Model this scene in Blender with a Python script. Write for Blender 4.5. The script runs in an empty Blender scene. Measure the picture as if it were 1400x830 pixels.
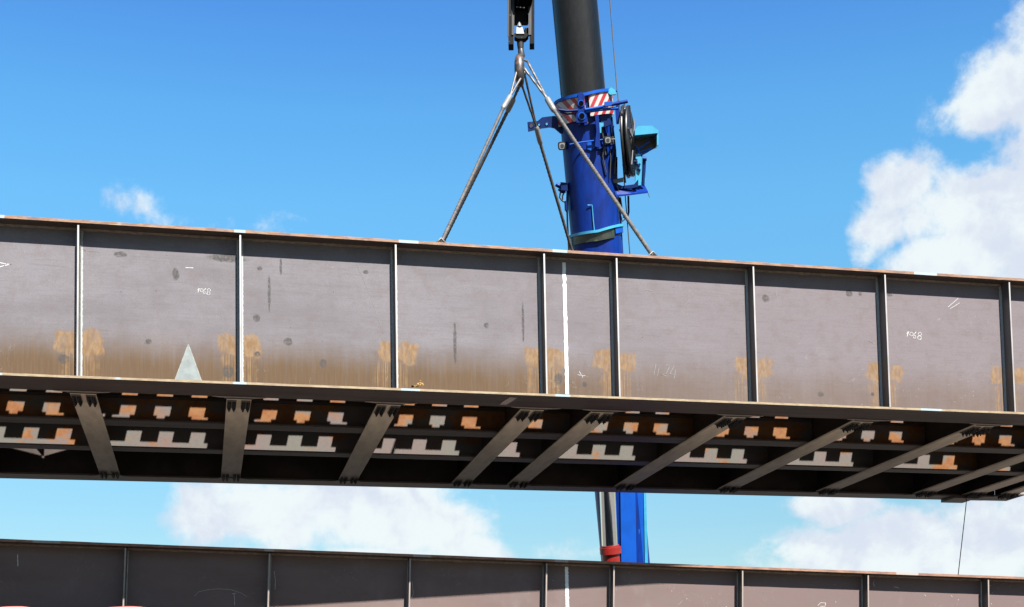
import bpy, bmesh, math, random
from mathutils import Vector, Matrix, noise
random.seed(7)
sc = bpy.context.scene
C = sc.collection
R = math.radians

# ------------------------------------------------------------------ camera
CR = Vector((0.97575156, -0.21813237, -0.0180875))
CU = Vector((9.17947017e-04, -7.85573741e-02, 9.96909172e-01))
CF = Vector((0.21887907, 0.97275228, 0.07645225))
FPX, CY = 1892.0, 870.3
cam_d = bpy.data.cameras.new('camera'); cam = bpy.data.objects.new('camera', cam_d); C.objects.link(cam)
m = Matrix((CR, CU, -CF)).transposed()
cam.rotation_euler = m.to_euler(); cam.location = (0, 0, 0)
cam_d.sensor_width = 36; cam_d.lens = FPX/1400*36
cam_d.shift_y = (CY-415)/1400
cam_d.clip_end = 5000; cam_d.clip_start = .1
sc.camera = cam

def ray(px, py): return CF*FPX + CR*(px-700) - CU*(py-CY)
def aY(px, py, Y):
    d = ray(px, py); return d*(Y/d.y)
def proj(P):
    d = P.dot(CF); return 700+FPX*P.dot(CR)/d, CY-FPX*P.dot(CU)/d

# ------------------------------------------------------------------ light
SX_, SZ_ = .235, 1.08                                   # direction towards the sun is (SX_, -1, SZ_)
SUN = Vector((SX_, -1, SZ_)).normalized()
EL = math.asin(SUN.z); ROT = math.atan2(SUN.x, SUN.y)
sd = bpy.data.lights.new('sun', 'SUN'); sd.energy = 5.0; sd.angle = R(.5); sd.color = (1, .955, .89)
sun = bpy.data.objects.new('sun', sd); C.objects.link(sun)
sun.rotation_euler = (-SUN).to_track_quat('-Z', 'Y').to_euler(); sun.location = (5, -20, 30)
sc.view_settings.view_transform = 'Standard'; sc.view_settings.look = 'None'
sc.view_settings.exposure = 2.1; sc.view_settings.gamma = 1

class NT:
    """small helper for node trees"""
    def __init__(s, tree): s.t = tree; s.n = tree.nodes; s.l = tree.links
    def node(s, typ, **kw):
        n = s.n.new(typ)
        for k, v in kw.items(): setattr(n, k, v)
        return n
    def put(s, sock, val):
        if val is None: return
        if isinstance(val, bpy.types.NodeSocket): s.l.new(val, sock)
        else: sock.default_value = val
    def math(s, op, a, b=None, c=None, clamp=False):
        n = s.node('ShaderNodeMath', operation=op, use_clamp=clamp)
        s.put(n.inputs[0], a); s.put(n.inputs[1], b); s.put(n.inputs[2], c)
        return n.outputs[0]
    def vmath(s, op, a, b=None, out=0):
        n = s.node('ShaderNodeVectorMath', operation=op); s.put(n.inputs[0], a); s.put(n.inputs[1], b)
        return n.outputs[out]
    def step(s, v, lo, hi, a=0., b=1.):
        n = s.node('ShaderNodeMapRange', interpolation_type='SMOOTHSTEP'); n.clamp = True
        s.put(n.inputs[0], v); n.inputs[1].default_value = lo; n.inputs[2].default_value = hi
        n.inputs[3].default_value = a; n.inputs[4].default_value = b
        return n.outputs[0]
    def noise(s, vec, scale=5., detail=4., rough=.5, dist=0.):
        n = s.node('ShaderNodeTexNoise'); s.put(n.inputs['Vector'], vec)
        n.inputs['Scale'].default_value = scale; n.inputs['Detail'].default_value = detail
        n.inputs['Roughness'].default_value = rough; n.inputs['Distortion'].default_value = dist
        return n.outputs['Fac']
    def scale(s, vec, xyz, off=(0, 0, 0)):
        n = s.node('ShaderNodeMapping'); s.put(n.inputs['Vector'], vec)
        n.inputs['Scale'].default_value = xyz; n.inputs['Location'].default_value = off
        return n.outputs[0]
    def mix(s, fac, a, b):
        n = s.node('ShaderNodeMix', data_type='RGBA'); s.put(n.inputs[0], fac)
        s.put(n.inputs[6], a if isinstance(a, bpy.types.NodeSocket) else (*a, 1))
        s.put(n.inputs[7], b if isinstance(b, bpy.types.NodeSocket) else (*b, 1))
        return n.outputs[2]
    def dim(s, c, k):
        return s.vmath('SCALE', c, None) if False else s.mul(c, k)
    def mul(s, c, k):
        n = s.node('ShaderNodeMix', data_type='RGBA', blend_type='MULTIPLY'); n.inputs[0].default_value = 1.
        s.l.new(c, n.inputs[6]); n.inputs[7].default_value = (k, k, k, 1); return n.outputs[2]
    def sep(s, v):
        n = s.node('ShaderNodeSeparateXYZ'); s.put(n.inputs[0], v); return n.outputs
    def comb(s, x, y, z):
        n = s.node('ShaderNodeCombineXYZ')
        for i, a in enumerate((x, y, z)): s.put(n.inputs[i], a)
        return n.outputs[0]

# world: Nishita sky with clouds laid out by compass direction and height
W = bpy.data.worlds.new('World'); sc.world = W; W.use_nodes = True
t = NT(W.node_tree); t.n.clear()
SKY = .1
sky = t.node('ShaderNodeTexSky', sky_type='NISHITA'); sky.sun_disc = False
sky.sun_elevation = EL; sky.sun_rotation = ROT; sky.air_density = 1.0; sky.dust_density = .4; sky.ozone_density = 2.0
dirv = t.node('ShaderNodeTexCoord').outputs['Generated']
dn = t.vmath('NORMALIZE', dirv)
x, y, z = t.sep(dn)
azel = t.comb(t.math('ARCTAN2', x, y), t.math('ARCSINE', z), 0.)
def azof(px, py):
    d = ray(px, py).normalized(); return math.atan2(d.x, d.y), math.asin(d.z)
blobs = [  # px, py, rx, ry in photograph pixels, turned into compass direction / height
 (1450, 60, 95, 90), (1395, 125, 105, 85), (1450, 190, 120, 100), (1335, 150, 46, 52),
 (1235, 255, 70, 48), (1330, 290, 145, 70), (1430, 310, 190, 120), (1205, 320, 48, 55), (1300, 375, 125, 60),
 (290, 700, 70, 46), (380, 690, 130, 62), (500, 690, 160, 75), (590, 720, 110, 50), (650, 750, 60, 30), (470, 755, 200, 26),
 (1130, 755, 80, 42), (1210, 735, 110, 65), (1330, 750, 170, 90), (1450, 700, 150, 100), (1150, 695, 90, 26),(1240, 780, 200, 50),
 (775, 752, 45, 14, .3), (192, 293, 28, 15, .16), (362, 315, 24, 8, .12),
]
warp = t.noise(azel, 9., 3., .55); warp2 = t.noise(t.vmath('ADD', azel, (3.1, 7.7, 0)), 9., 3., .55)
wv = t.vmath('ADD', azel, t.comb(t.math('MULTIPLY', t.math('SUBTRACT', warp, .5), .06), t.math('MULTIPLY', t.math('SUBTRACT', warp2, .5), .05), 0.))
mask = None
for px, py, rx, ry, *st_ in blobs:
    st_ = st_[0] if st_ else 1.
    a, e = azof(px, py); a2, e2 = azof(px+rx, py); a3, e3 = azof(px, py-ry)
    d = t.vmath('SUBTRACT', wv, (a, e, 0))
    d = t.vmath('MULTIPLY', d, (1/max(1e-4, math.hypot(a2-a, 0)), 1/max(1e-4, e3-e), 0))
    L = t.math('SUBTRACT', 1., t.vmath('LENGTH', d, None, 1))
    L = t.math('MULTIPLY', L, st_)
    mask = L if mask is None else t.math('MAXIMUM', mask, L)
# the rest of the sky carries the same kind of scattered cloud
far = t.math('SUBTRACT', t.math('MULTIPLY', t.noise(t.scale(dn, (1, 1, 2.2)), 2.2, 4., .5), 6.), 3.6)
away = t.step(t.math('ABSOLUTE', t.math('SUBTRACT', t.math('ARCTAN2', x, y), .22)), .42, .62)
high = t.step(t.math('ARCSINE', z), .52, .75)
far = t.math('SUBTRACT', far, t.math('MULTIPLY', t.math('SUBTRACT', 1., t.math('MAXIMUM', away, high)), 9.))
mask = t.math('MAXIMUM', t.math('MAXIMUM', mask, -1.), far)
dens = t.math('ADD', mask, t.math('MULTIPLY', t.math('SUBTRACT', t.noise(azel, 26., 9., .62, .2), .5), 1.5))
dens = t.math('ADD', dens, t.math('MULTIPLY', t.math('SUBTRACT', t.noise(azel, 120., 6., .6, 0.), .5), .3))
cov = t.step(dens, -.14, .46)
n_a = t.noise(wv, 30., 8., .6); n_b = t.noise(t.vmath('ADD', wv, (.005, .009, 0)), 30., 8., .6)
relief = t.math('MULTIPLY', t.math('SUBTRACT', n_a, n_b), .65)
lum = t.step(t.math('ADD', relief, t.math('ADD', t.math('MULTIPLY', t.noise(t.vmath('ADD', azel, (.3, .02, 0)), 14., 5., .5), 1.), t.math('MULTIPLY', t.noise(azel, 45., 5., .5), .35))), .47, .78)
ccol = t.mix(lum, (1.68, 1.82, 2.08), (2.06, 2.22, 2.26))
hs = t.node('ShaderNodeHueSaturation'); hs.inputs['Saturation'].default_value = 1.25; hs.inputs['Value'].default_value = 1.
t.l.new(sky.outputs[0], hs.inputs['Color'])
skyc = t.mix(1., hs.outputs[0], hs.outputs[0])
grade = t.node('ShaderNodeMix', data_type='RGBA', blend_type='MULTIPLY'); grade.inputs[0].default_value = 1.
t.l.new(hs.outputs[0], grade.inputs[6]); el_ = t.math('ARCSINE', z)
ramp = t.node('ShaderNodeValToRGB'); t.l.new(t.math('DIVIDE', el_, R(40)), ramp.inputs[0]); cr_ = ramp.color_ramp
stops = [(5, (.33, .30, .25)), (9.4, (.365, .38, .32)), (15, (.425, .49, .41)), (21.6, (.473, .603, .53)), (25.1, (.44, .588, .56)), (28.7, (.38, .50, .577)), (34, (.36, .47, .56))]
while len(cr_.elements) < len(stops): cr_.elements.new(.5)
for e_, (dg, c_) in zip(cr_.elements, stops): e_.position = dg/40; e_.color = (*c_, 1)
t.l.new(ramp.outputs[0], grade.inputs[7])
bg = t.node('ShaderNodeBackground'); bg.inputs['Strength'].default_value = SKY
t.l.new(t.mix(t.math('MULTIPLY', cov, .97), grade.outputs[2], ccol), bg.inputs['Color'])
wo = t.node('ShaderNodeOutputWorld'); t.l.new(bg.outputs[0], wo.inputs[0])

# ------------------------------------------------------------------ helpers
K = .35                                                # the photograph is exposed for shade: true plate is darker than it reads
class MB:
    def __init__(s): s.v = []; s.f = []; s.m = []; s.T = None; s.sm = False
    def add(s, vs, fs, mi=0):
        b = len(s.v); s.v += [tuple(p) for p in vs]; s.f += [tuple(b+i for i in q) for q in fs]; s.m += [mi]*len(fs)
        return s
    def box(s, x0, x1, y0, y1, z0, z1, mi=0):
        vs = [(a, b, c) for c in (z0, z1) for b in (y0, y1) for a in (x0, x1)]
        return s.add(vs, [(0, 2, 3, 1), (4, 5, 7, 6), (0, 1, 5, 4), (2, 6, 7, 3), (0, 4, 6, 2), (1, 3, 7, 5)], mi)
    def prism(s, pts, vec, mi=0):
        n = len(pts); vec = Vector(vec); P = [Vector(p) for p in pts]
        vs = P + [p+vec for p in P]
        fs = [tuple(range(n))[::-1], tuple(range(n, 2*n))] + [(i, (i+1) % n, n+(i+1) % n, n+i) for i in range(n)]
        return s.add(vs, fs, mi)
    def tube(s, path, rad, n=12, mi=0, lobes=0, depth=.16, pitch=.35, cap=True, sx=1., ref=None):
        P = [Vector(p) for p in path]; k = len(P)
        rad = rad if isinstance(rad, (list, tuple)) else [rad]*k
        T = [(P[min(i+1, k-1)]-P[max(i-1, 0)]).normalized() for i in range(k)]
        a = Vector(ref) if ref else (Vector((0, 0, 1)) if abs(T[0].z) < .9 else Vector((1, 0, 0)))
        N = (a-T[0]*a.dot(T[0])).normalized(); vs = []; L = 0
        for i in range(k):
            if i: L += (P[i]-P[i-1]).length
            N = (N-T[i]*N.dot(T[i])).normalized(); B = T[i].cross(N)
            for j in range(n):
                th = 2*math.pi*j/n
                r = rad[i]*(1+(depth*(math.cos(lobes*(th-2*math.pi*L/pitch))-.3) if lobes else 0))
                vs.append(P[i]+N*(r*math.cos(th)*sx)+B*(r*math.sin(th)))
        fs = [(i*n+j, i*n+(j+1) % n, (i+1)*n+(j+1) % n, (i+1)*n+j) for i in range(k-1) for j in range(n)]
        if cap: fs += [tuple(range(n))[::-1], tuple(range((k-1)*n, k*n))]
        return s.add(vs, fs, mi)
    def cyl(s, a, b, r, n=12, mi=0, r2=None): return s.tube([a, b], [r, r2 if r2 else r], n, mi)
    def build(s, name, mats, parent=None, smooth=False, org=None):
        me = bpy.data.meshes.new(name)
        v = s.v if org is None else [tuple(Vector(p)-Vector(org)) for p in s.v]
        me.from_pydata(v, [], s.f); me.update()
        mats = mats if isinstance(mats, (list, tuple)) else [mats]
        for q in mats: me.materials.append(q)
        if any(s.m): me.polygons.foreach_set('material_index', s.m)
        if smooth:
            me.polygons.foreach_set('use_smooth', [True]*len(me.polygons))
            try: me.set_sharp_from_angle(angle=R(38))
            except Exception: pass
        o = bpy.data.objects.new(name, me); C.objects.link(o)
        if parent: o.parent = parent
        return o
def tag(o, label=None, cat=None, group=None, kind=None):
    for k, v in (('label', label), ('category', cat), ('group', group), ('kind', kind)):
        if v: o[k] = v
    return o
def empty(name, loc, rot=(0, 0, 0)):
    o = bpy.data.objects.new(name, None); C.objects.link(o); o.location = loc; o.rotation_euler = rot
    o.empty_display_size = .2
    return o
def twin(o, dx=0, dy=0, dz=0, parent=None):
    c = o.copy(); C.objects.link(c); c.parent = parent or o.parent
    c.location = (o.location[0]+dx, o.location[1]+dy, o.location[2]+dz); return c

# ------------------------------------------------------------------ materials
def mat(name, base, rough=.6, metal=0., spec=.5, var=.0, vscale=3., stretch=(1, 1, 1), second=None, sfac=(.45, .6), sscale=2., bump=0., bscale=40., k=1.):
    M = bpy.data.materials.new(name); M.use_nodes = True
    t = NT(M.node_tree); b = t.n['Principled BSDF']
    kk = 1. if metal > .9 else k*K
    base = tuple(c*kk for c in base)
    if second: second = tuple(c*kk for c in second)
    oc = t.node('ShaderNodeTexCoord').outputs['Object']
    col = None
    if var:
        n = t.noise(t.scale(oc, stretch), vscale, 6., .6)
        f = t.step(n, .3, .7)
        col = t.mix(f, tuple(c*(1-var) for c in base), tuple(min(1, c*(1+var)) for c in base))
    if second:
        n2 = t.noise(t.scale(oc, stretch, (5, 3, 1)), sscale, 7., .6)
        col = t.mix(t.step(n2, *sfac), col if col is not None else base, second)
    if col is None: b.inputs['Base Color'].default_value = (*base, 1)
    else: t.l.new(col, b.inputs['Base Color'])
    b.inputs['Roughness'].default_value = rough; b.inputs['Metallic'].default_value = metal
    b.inputs['Specular IOR Level'].default_value = spec
    if bump:
        bn = t.node('ShaderNodeBump'); bn.inputs['Strength'].default_value = bump; bn.inputs['Distance'].default_value = .01
        t.l.new(t.noise(oc, bscale, 4., .6), bn.inputs['Height']); t.l.new(bn.outputs[0], b.inputs['Normal'])
    return M

def web_material(name, lower=False):
    """mill-scale plate: mauve grey, rust washing up from the foot, orange stains at the stiffeners"""
    M = bpy.data.materials.new(name); M.use_nodes = True
    t = NT(M.node_tree); b = t.n['Principled BSDF']
    oc = t.node('ShaderNodeTexCoord').outputs['Object']
    x, y, z = t.sep(oc)
    at = t.node('ShaderNodeAttribute'); at.attribute_name = 'dstiff'; sdx = at.outputs['Fac']   # signed distance to the nearest stiffener
    ad = t.math('ABSOLUTE', sdx)
    if lower: c1, c2, c3 = (.215, .152, .138), (.265, .192, .176), (.235, .17, .165)
    else: c1, c2, c3 = (.266, .250, .270), (.326, .310, .338), (.310, .268, .288)
    base = t.mix(t.step(t.noise(t.scale(oc, (.5, 1, 1.6)), 1.6, 5., .55), .3, .7), c1, c2)
    base = t.mix(t.step(x, 3., 13.), base, c3)
    # rolling streaks along the plate, fine grain
    st = t.noise(t.scale(oc, (.8, 1, 14)), 3., 6., .7)
    base = t.mix(t.math('MULTIPLY', t.step(st, .48, .7), .34), base, (.21, .185, .19))
    base = t.mix(t.math('MULTIPLY', t.step(t.noise(oc, 4.5, 6., .7), .45, .7), .38), base, (.235, .185, .178))
    base = t.mix(t.math('MULTIPLY', t.step(t.noise(t.scale(oc, (1, 1, .5), (4, 4, 4)), 1.3, 4., .6), .52, .72), .30), base, (.40, .36, .375))
    gr = t.noise(oc, 55., 3., .7)
    base = t.mix(t.math('MULTIPLY', t.step(gr, .42, .7), .30), base, (.20, .175, .17))
    # long vertical water streaks
    vs_ = t.noise(t.scale(oc, (38, 1, 1.6)), 1., 7., .72, .3)
    if not lower:
        h = t.math('ADD', z, t.math('MULTIPLY', t.math('SUBTRACT', t.noise(t.scale(oc, (1, 1, .3)), 2.2, 5., .6), .5), .35))
        f = t.step(h, -1.20, -1.86, 0., 1.)
        vs2 = t.noise(t.scale(oc, (17, 1, .5)), 1., 5., .7)
        f = t.math('MULTIPLY', f, t.step(vs_, .25, .65, .80, 1.)); f = t.math('MULTIPLY', f, t.step(vs2, .3, .6, .82, 1.))
        f = t.math('MINIMUM', t.math('MULTIPLY', t.math('MULTIPLY', f, 1.2), t.step(x, 4.5, 9.5, 1., .5)), 1.)
        base = t.mix(t.math('MULTIPLY', f, .95), base, t.mix(t.step(vs_, .42, .66, 0., .7), (.172, .108, .058), (.225, .145, .08)))
        # orange blots beside the stiffeners with drips below them
        nb = t.noise(oc, 5., 5., .6)
        nbx = t.noise(t.scale(oc, (1.7, 1, .01)), 1., 1., .5)
        blobs_ = [(92, 466, 15, 15), (125, 468, 14, 18), (312, 471, 14, 13), (344, 474, 12, 15), (531, 481, 11, 13), (558, 480, 13, 12), (562, 489, 9, 9), (730, 488, 12, 12), (760, 490, 12, 13), (827, 490, 14, 12), (833, 500, 9, 9), (857, 496, 12, 13), (1018, 500, 11, 11), (1047, 502, 11, 12), (1196, 507, 11, 13), (1226, 511, 9, 11), (1366, 512, 10, 11), (1394, 514, 9, 10), (1022, 512, 7, 8), (20, 470, 0.1, 0.1)]
        wx = t.math('ADD', ad, t.math('MULTIPLY', t.math('SUBTRACT', nb, .5), .26))
        wx = t.math('ADD', wx, t.math('MULTIPLY', t.math('SUBTRACT', nbx, .5), .26))
        q = None
        wob = t.comb(t.math('MULTIPLY', t.math('SUBTRACT', t.noise(oc, 6., 5., .65), .5), .27), 0., t.math('MULTIPLY', t.math('SUBTRACT', t.noise(t.scale(oc, (1, 1, 1), (7, 7, 7)), 6., 5., .65), .5), .24))
        woc = t.vmath('ADD', oc, wob)
        for px, py, rx, ry in blobs_:
            P = aY(px, py, D+WY)-ORG; kq = FPX/(P+ORG).dot(CF)
            d = t.vmath('MULTIPLY', t.vmath('SUBTRACT', woc, (P.x, P.y, P.z)), (kq/rx/1.1, 0, kq/ry/1.1))
            d = t.vmath('LENGTH', t.vmath('MULTIPLY', d, t.vmath('ABSOLUTE', d)), None, 1)
            q = d if q is None else t.math('MINIMUM', q, d)
        blot = t.math('MULTIPLY', t.step(q, 1.25, .62), t.step(t.noise(t.scale(oc, (1, 1, .45)), 9., 6., .65), .3, .6, .35, 1.))
        dr = t.math('MULTIPLY', t.step(wx, .25, .16), t.step(z, -1.52, -1.62))
        dr = t.math('MULTIPLY', dr, t.step(t.noise(t.scale(oc, (48, 1, .6)), 1., 3., .6), .42, .56))
        dr = t.math('MULTIPLY', dr, t.step(z, -2.1, -1.5, .55, .85))
        oc1 = t.mix(t.step(t.noise(t.scale(oc, (5, 1, 2)), 4., 5., .6), .35, .65), (.34, .20, .095), (.45, .30, .165))
        base = t.mix(t.math('MULTIPLY', t.math('MAXIMUM', blot, dr), .88), base, oc1)
    # smudges and burn marks (place, size)
    spots = [] if lower else [(164, 348, 9, 4), (240, 375, 5, 9), (203, 467, 4, 4), (87, 491, 8, 6), (351, 435, 5, 5), (394, 467, 6, 6), (312, 508, 9, 9),
             (665, 445, 4, 4), (763, 518, 6, 9), (799, 526, 4, 4), (1047, 408, 6, 6), (1161, 401, 6, 5), (1176, 402, 3, 3), (1216, 403, 5, 3),
             (1122, 539, 5, 4), (1193, 539, 3, 3), (311, 353, 26, 6), (500, 372, 4, 3), (368, 400, 2, 26), (384, 365, 2, 12), (622, 470, 2.5, 30), (355, 367, 4, 3), (442, 497, 5, 6), (352, 484, 4, 4), (715, 440, 2, 30)]
    sm = None
    zn = t.math('MULTIPLY', t.math('SUBTRACT', t.noise(oc, 14., 4., .6), .5), .9)
    for px, py, rx, ry in spots:
        P = aY(px, py, D+WY)-ORG; k = 1892./18.5
        d = t.vmath('LENGTH', t.vmath('MULTIPLY', t.vmath('SUBTRACT', oc, (P.x, P.y, P.z)), (k/rx, 0, k/ry)), None, 1)
        sm = d if sm is None else t.math('MINIMUM', sm, d)
    if sm is not None:
        f = t.math('MULTIPLY', t.step(t.math('ADD', sm, zn), 1.15, .75), t.step(t.noise(oc, 30., 4., .6), .3, .6, .35, .9))
        base = t.mix(f, base, (.115, .108, .105))
    # pin-head pits and white flecks
    for sc_, th, col, region in ((7., .05, (.10, .09, .085), None), (16. if not lower else 9., .10 if not lower else .075, (.62, .55, .50), 'fleck')):
        v = t.node('ShaderNodeTexVoronoi'); v.inputs['Scale'].default_value = sc_
        v.inputs['Randomness'].default_value = 1.
        sq = t.scale(oc, (1, .001, 1)); t.l.new(sq, v.inputs['Vector'])
        f = t.step(v.outputs['Distance'], th, th*.6)
        cs = t.sep(v.outputs['Color'])
        f = t.math('MULTIPLY', f, t.step(cs[0], .45, .5))
        if region and not lower:
            c = aY(1290, 530, D+WY)-ORG
            dd = t.vmath('LENGTH', t.vmath('MULTIPLY', t.vmath('SUBTRACT', oc, (c.x, c.y, c.z)), (1.2, 0, 2.3)), None, 1)
            f = t.math('MULTIPLY', f, t.step(dd, 1.0, .6))
        elif region: f = t.math('MULTIPLY', f, t.step(x, 5.2, 7., 0., 1.))
        base = t.mix(f, base, col)
    # faint scratches
    w = t.noise(t.scale(oc, (1, 1, 1)), 3., 2., .5, 1.5)
    f = t.math('MULTIPLY', t.step(t.math('ABSOLUTE', t.math('SUBTRACT', w, .5)), .0025, .0005), t.step(t.noise(oc, 1.7, 2.), .55, .62))
    base = t.mix(t.math('MULTIPLY', f, .5), base, (.5, .47, .46))
    # ground, primed strips along the stiffener welds
    rag = t.math('MULTIPLY', t.math('SUBTRACT', t.noise(t.scale(oc, (1, 1, 3)), 9., 4., .6), .5), .03)
    f = t.step(t.math('ADD', ad, rag), .048 if not lower else .032, .036 if not lower else .022)
    base = t.mix(f, base, (.66, .72, .73) if not lower else (.30, .29, .30))
    t.l.new(t.mul(base, .355 if lower else .302), b.inputs['Base Color'])
    b.inputs['Roughness'].default_value = .75; b.inputs['Specular IOR Level'].default_value = .06
    bn = t.node('ShaderNodeBump'); bn.inputs['Strength'].default_value = .25; bn.inputs['Distance'].default_value = .004
    t.l.new(t.noise(oc, 30., 6., .65), bn.inputs['Height']); t.l.new(bn.outputs[0], b.inputs['Normal'])
    return M

def edge_material(name, rust1, rust2, pale, bare):
    """cut flange edge: rust, scale and runs of pale primer"""
    M = bpy.data.materials.new(name); M.use_nodes = True
    t = NT(M.node_tree); b = t.n['Principled BSDF']
    oc = t.node('ShaderNodeTexCoord').outputs['Object']
    c = t.mix(t.step(t.noise(t.scale(oc, (1, 1, 6)), 5., 6., .7), .4, .6), rust1, rust2)
    c = t.mix(t.step(t.noise(t.scale(oc, (1.2, 1, 22)), 3., 6., .7), .55, .66), c, bare)
    c = t.mix(t.step(t.noise(t.scale(oc, (1, .01, .01), (2.3, 0, 0)), 1.3, 2., .4), .60, .615), c, pale)
    t.l.new(t.mul(c, K), b.inputs['Base Color']); b.inputs['Roughness'].default_value = .7
    return M

def inner_material(name, lo, hi, cold=False):
    M = bpy.data.materials.new(name); M.use_nodes = True
    t = NT(M.node_tree); b = t.n['Principled BSDF']
    oc = t.node('ShaderNodeTexCoord').outputs['Object']
    g = t.mix(t.step(t.noise(oc, 1.1, 3., .5), .4, .6), (.33, .31, .27), (.38, .29, .27))
    g = t.mix(t.math('MULTIPLY', t.step(t.noise(oc, 40., 4., .7), .4, .7), .4), g, (.22, .2, .18))
    r_ = t.mix(t.step(t.noise(oc, 9., 5., .6), .35, .65), (.50, .165, .035), (.60, .27, .08))
    c = t.mix(t.step(t.noise(t.scale(oc, (1, 1, 1.6), (9, 2, 4)), 1.5, 5., .6), lo, hi), g, r_)
    t.l.new(t.mul(c, .19), b.inputs['Base Color']); b.inputs['Roughness'].default_value = .75; b.inputs['Specular IOR Level'].default_value = .25
    return M

# ------------------------------------------------------------------ bridge section
D = 18.125; ZT = 6.773; X0 = -1.544; WY = .215
ORG = Vector((X0, D, ZT))
STX = [0, 2.047, 4.110, 6.178, 7.224, 9.268, 11.327, 13.359]
ZB = -2.034                                           # soffit of the bottom flange
M_web = web_material('plate_mill_scale'); M_web2 = web_material('plate_brown_primer', True)
M_edge = edge_material('flange_edge_rust', (.38, .185, .08), (.19, .085, .05), (.42, .53, .57), (.52, .36, .17))
M_edgeb = edge_material('bottom_flange_edge', (.44, .34, .19), (.30, .20, .10), (.42, .54, .58), (.50, .43, .31))
M_edge2 = edge_material('lower_flange_edge', (.42, .20, .11), (.22, .10, .06), (.48, .42, .38), (.52, .30, .18))
M_soff = mat('soffit_steel', (.135, .10, .086), .5, spec=.3, k=1.32, var=.25, vscale=2., stretch=(.3, 4, 1))
M_dark = mat('inner_dark_steel', (.10, .075, .065), .7, spec=.2, var=.3, vscale=2.)
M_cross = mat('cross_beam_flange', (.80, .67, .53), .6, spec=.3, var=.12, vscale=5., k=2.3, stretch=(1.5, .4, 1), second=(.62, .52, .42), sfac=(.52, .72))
M_splice = mat('splice_plate', (.22, .19, .17), .55, k=1.32, var=.2, vscale=8.)
M_bolt = mat('bolt_steel', (.06, .055, .055), .5, metal=.3)
M_stiff = mat('stiffener_steel', (.17, .155, .155), .45, spec=.5, var=.2, vscale=6., stretch=(1, 1, .3))
M_sedge = mat('stiffener_edge', (.55, .52, .50), .4, metal=.3, var=.2, vscale=9., stretch=(1, 1, .2))
M_sedge2 = mat('stiffener_edge_lower', (.34, .28, .25), .5, var=.25, vscale=9., stretch=(1, 1, .2))
M_fillet = mat('weld_fillet', (.34, .26, .19), .7, var=.35, vscale=14., stretch=(1, 1, 3), bump=.5)
M_weld_lit = mat('ground_weld_and_lit_streak', (.55, .47, .43), .5, k=1.7, var=.2, vscale=6.)  # ground weld, lifted as if sunlit; also colours the soffit light streak
M_in_a = inner_material('stringer_plate', .52, .62); M_in_b = inner_material('stringer_plate_rusty', .43, .55); M_in_c = inner_material('stringer_plate_grey', .53, .62)
M_white = mat('white_paint', (.78, .82, .84), .5, k=1.4, var=.08, vscale=12.)
M_chalk = mat('chalk', (.72, .71, .70), .9, var=.25, vscale=60.)
M_faint = mat('faint_chalk', (.32, .30, .30), .9, var=.2, vscale=40.)
M_tri = mat('pale_primer', (.235, .28, .275), .6, var=.22, vscale=6., second=(.17, .19, .19), sfac=(.55, .7), sscale=7.)
M_tribead = mat('triangle_weld', (.36, .37, .34), .7, var=.3, vscale=20.)
M_bead = mat('weld_bead', (.42, .40, .36), .4, metal=.4, var=.2, vscale=30.)

def bay_lines(xs): return [(xs[i], xs[i+1]) for i in range(len(xs)-1)]

# light openings of the deck, worked back along the sun from where their light lands on the stringer webs
STR_Y = (2.62, 4.45)                                  # stringer webs, measured from the front flange edge
def hole(plane_y, pxa, pya, pxb, pyb):
    """pixel rectangle of a sunlit patch on the web at plane_y -> opening in the deck, relative to the bay's left stiffener"""
    A = aY(pxa, pya, D+plane_y)-ORG; B = aY(pxb, pyb, D+plane_y)-ORG
    ta = (0-A.z)/SZ_; tb = (0-B.z)/SZ_
    return (A.x+SX_*ta, B.x+SX_*tb, A.y-tb, A.y-ta) if False else (A.x+SX_*ta, B.x+SX_*tb, A.y-tb, A.y-ta)
def hz(plane_y, xl, xr, yt, yb):
    """xl/xr: left and right px at the height (yt+yb)/2"""
    ym = (yt+yb)/2
    A = aY(xl, ym, D+plane_y)-ORG; B = aY(xr, ym, D+plane_y)-ORG
    tm = (0-A.z)/SZ_
    zt_ = (aY((xl+xr)/2, yt, D+plane_y)-ORG).z; zb_ = (aY((xl+xr)/2, yb, D+plane_y)-ORG).z
    return (A.x+SX_*tm, B.x+SX_*tm, plane_y-(0-zb_)/SZ_, plane_y-(0-zt_)/SZ_)
pc, pb = STR_Y[1]-.011, STR_Y[0]-.011; pa = pb
HC = [hz(pc, 172, 192.5, 588.5, 603.5), hz(pc, 216.5, 236.5, 589.3, 603.9), hz(pc, 260, 280, 590.2, 604.5)]
HS = hz(pc, 148, 298.5, 603.2, 613.5)
HB = [hz(pb, 164, 185, 553.7, 567), hz(pb, 211, 233, 554.8, 568.3), hz(pb, 258.5, 280, 556, 569.5)]
HF = [hz(pb, 153, 177, 567.6, 570.6), hz(pb, 214, 225, 568.4, 572), hz(pb, 262, 286, 569.8, 573), hz(pb, 139.5, 143, 568, 570), hz(pb, 295, 300, 571.5, 573.5)]
HA = [hz(pa, 167, 188.5, 533, 541), hz(pa, 215, 237, 534, 542.5), hz(pa, 262.5, 284, 535, 543.5)]
RIBZ = ((aY(225, 546.5, D+pb)-ORG).z, (aY(225, 543, D+pb)-ORG).z)
def tri_hole(pxl, pxr, pyt, pyb):                      # odd openings over the far lane
    A = hz(6.765, pxl, pxr, pyt, pyb); return A
ODD = [tri_hole(12, 101, 606, 626), tri_hole(1221, 1291, 634, 652)]
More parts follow.
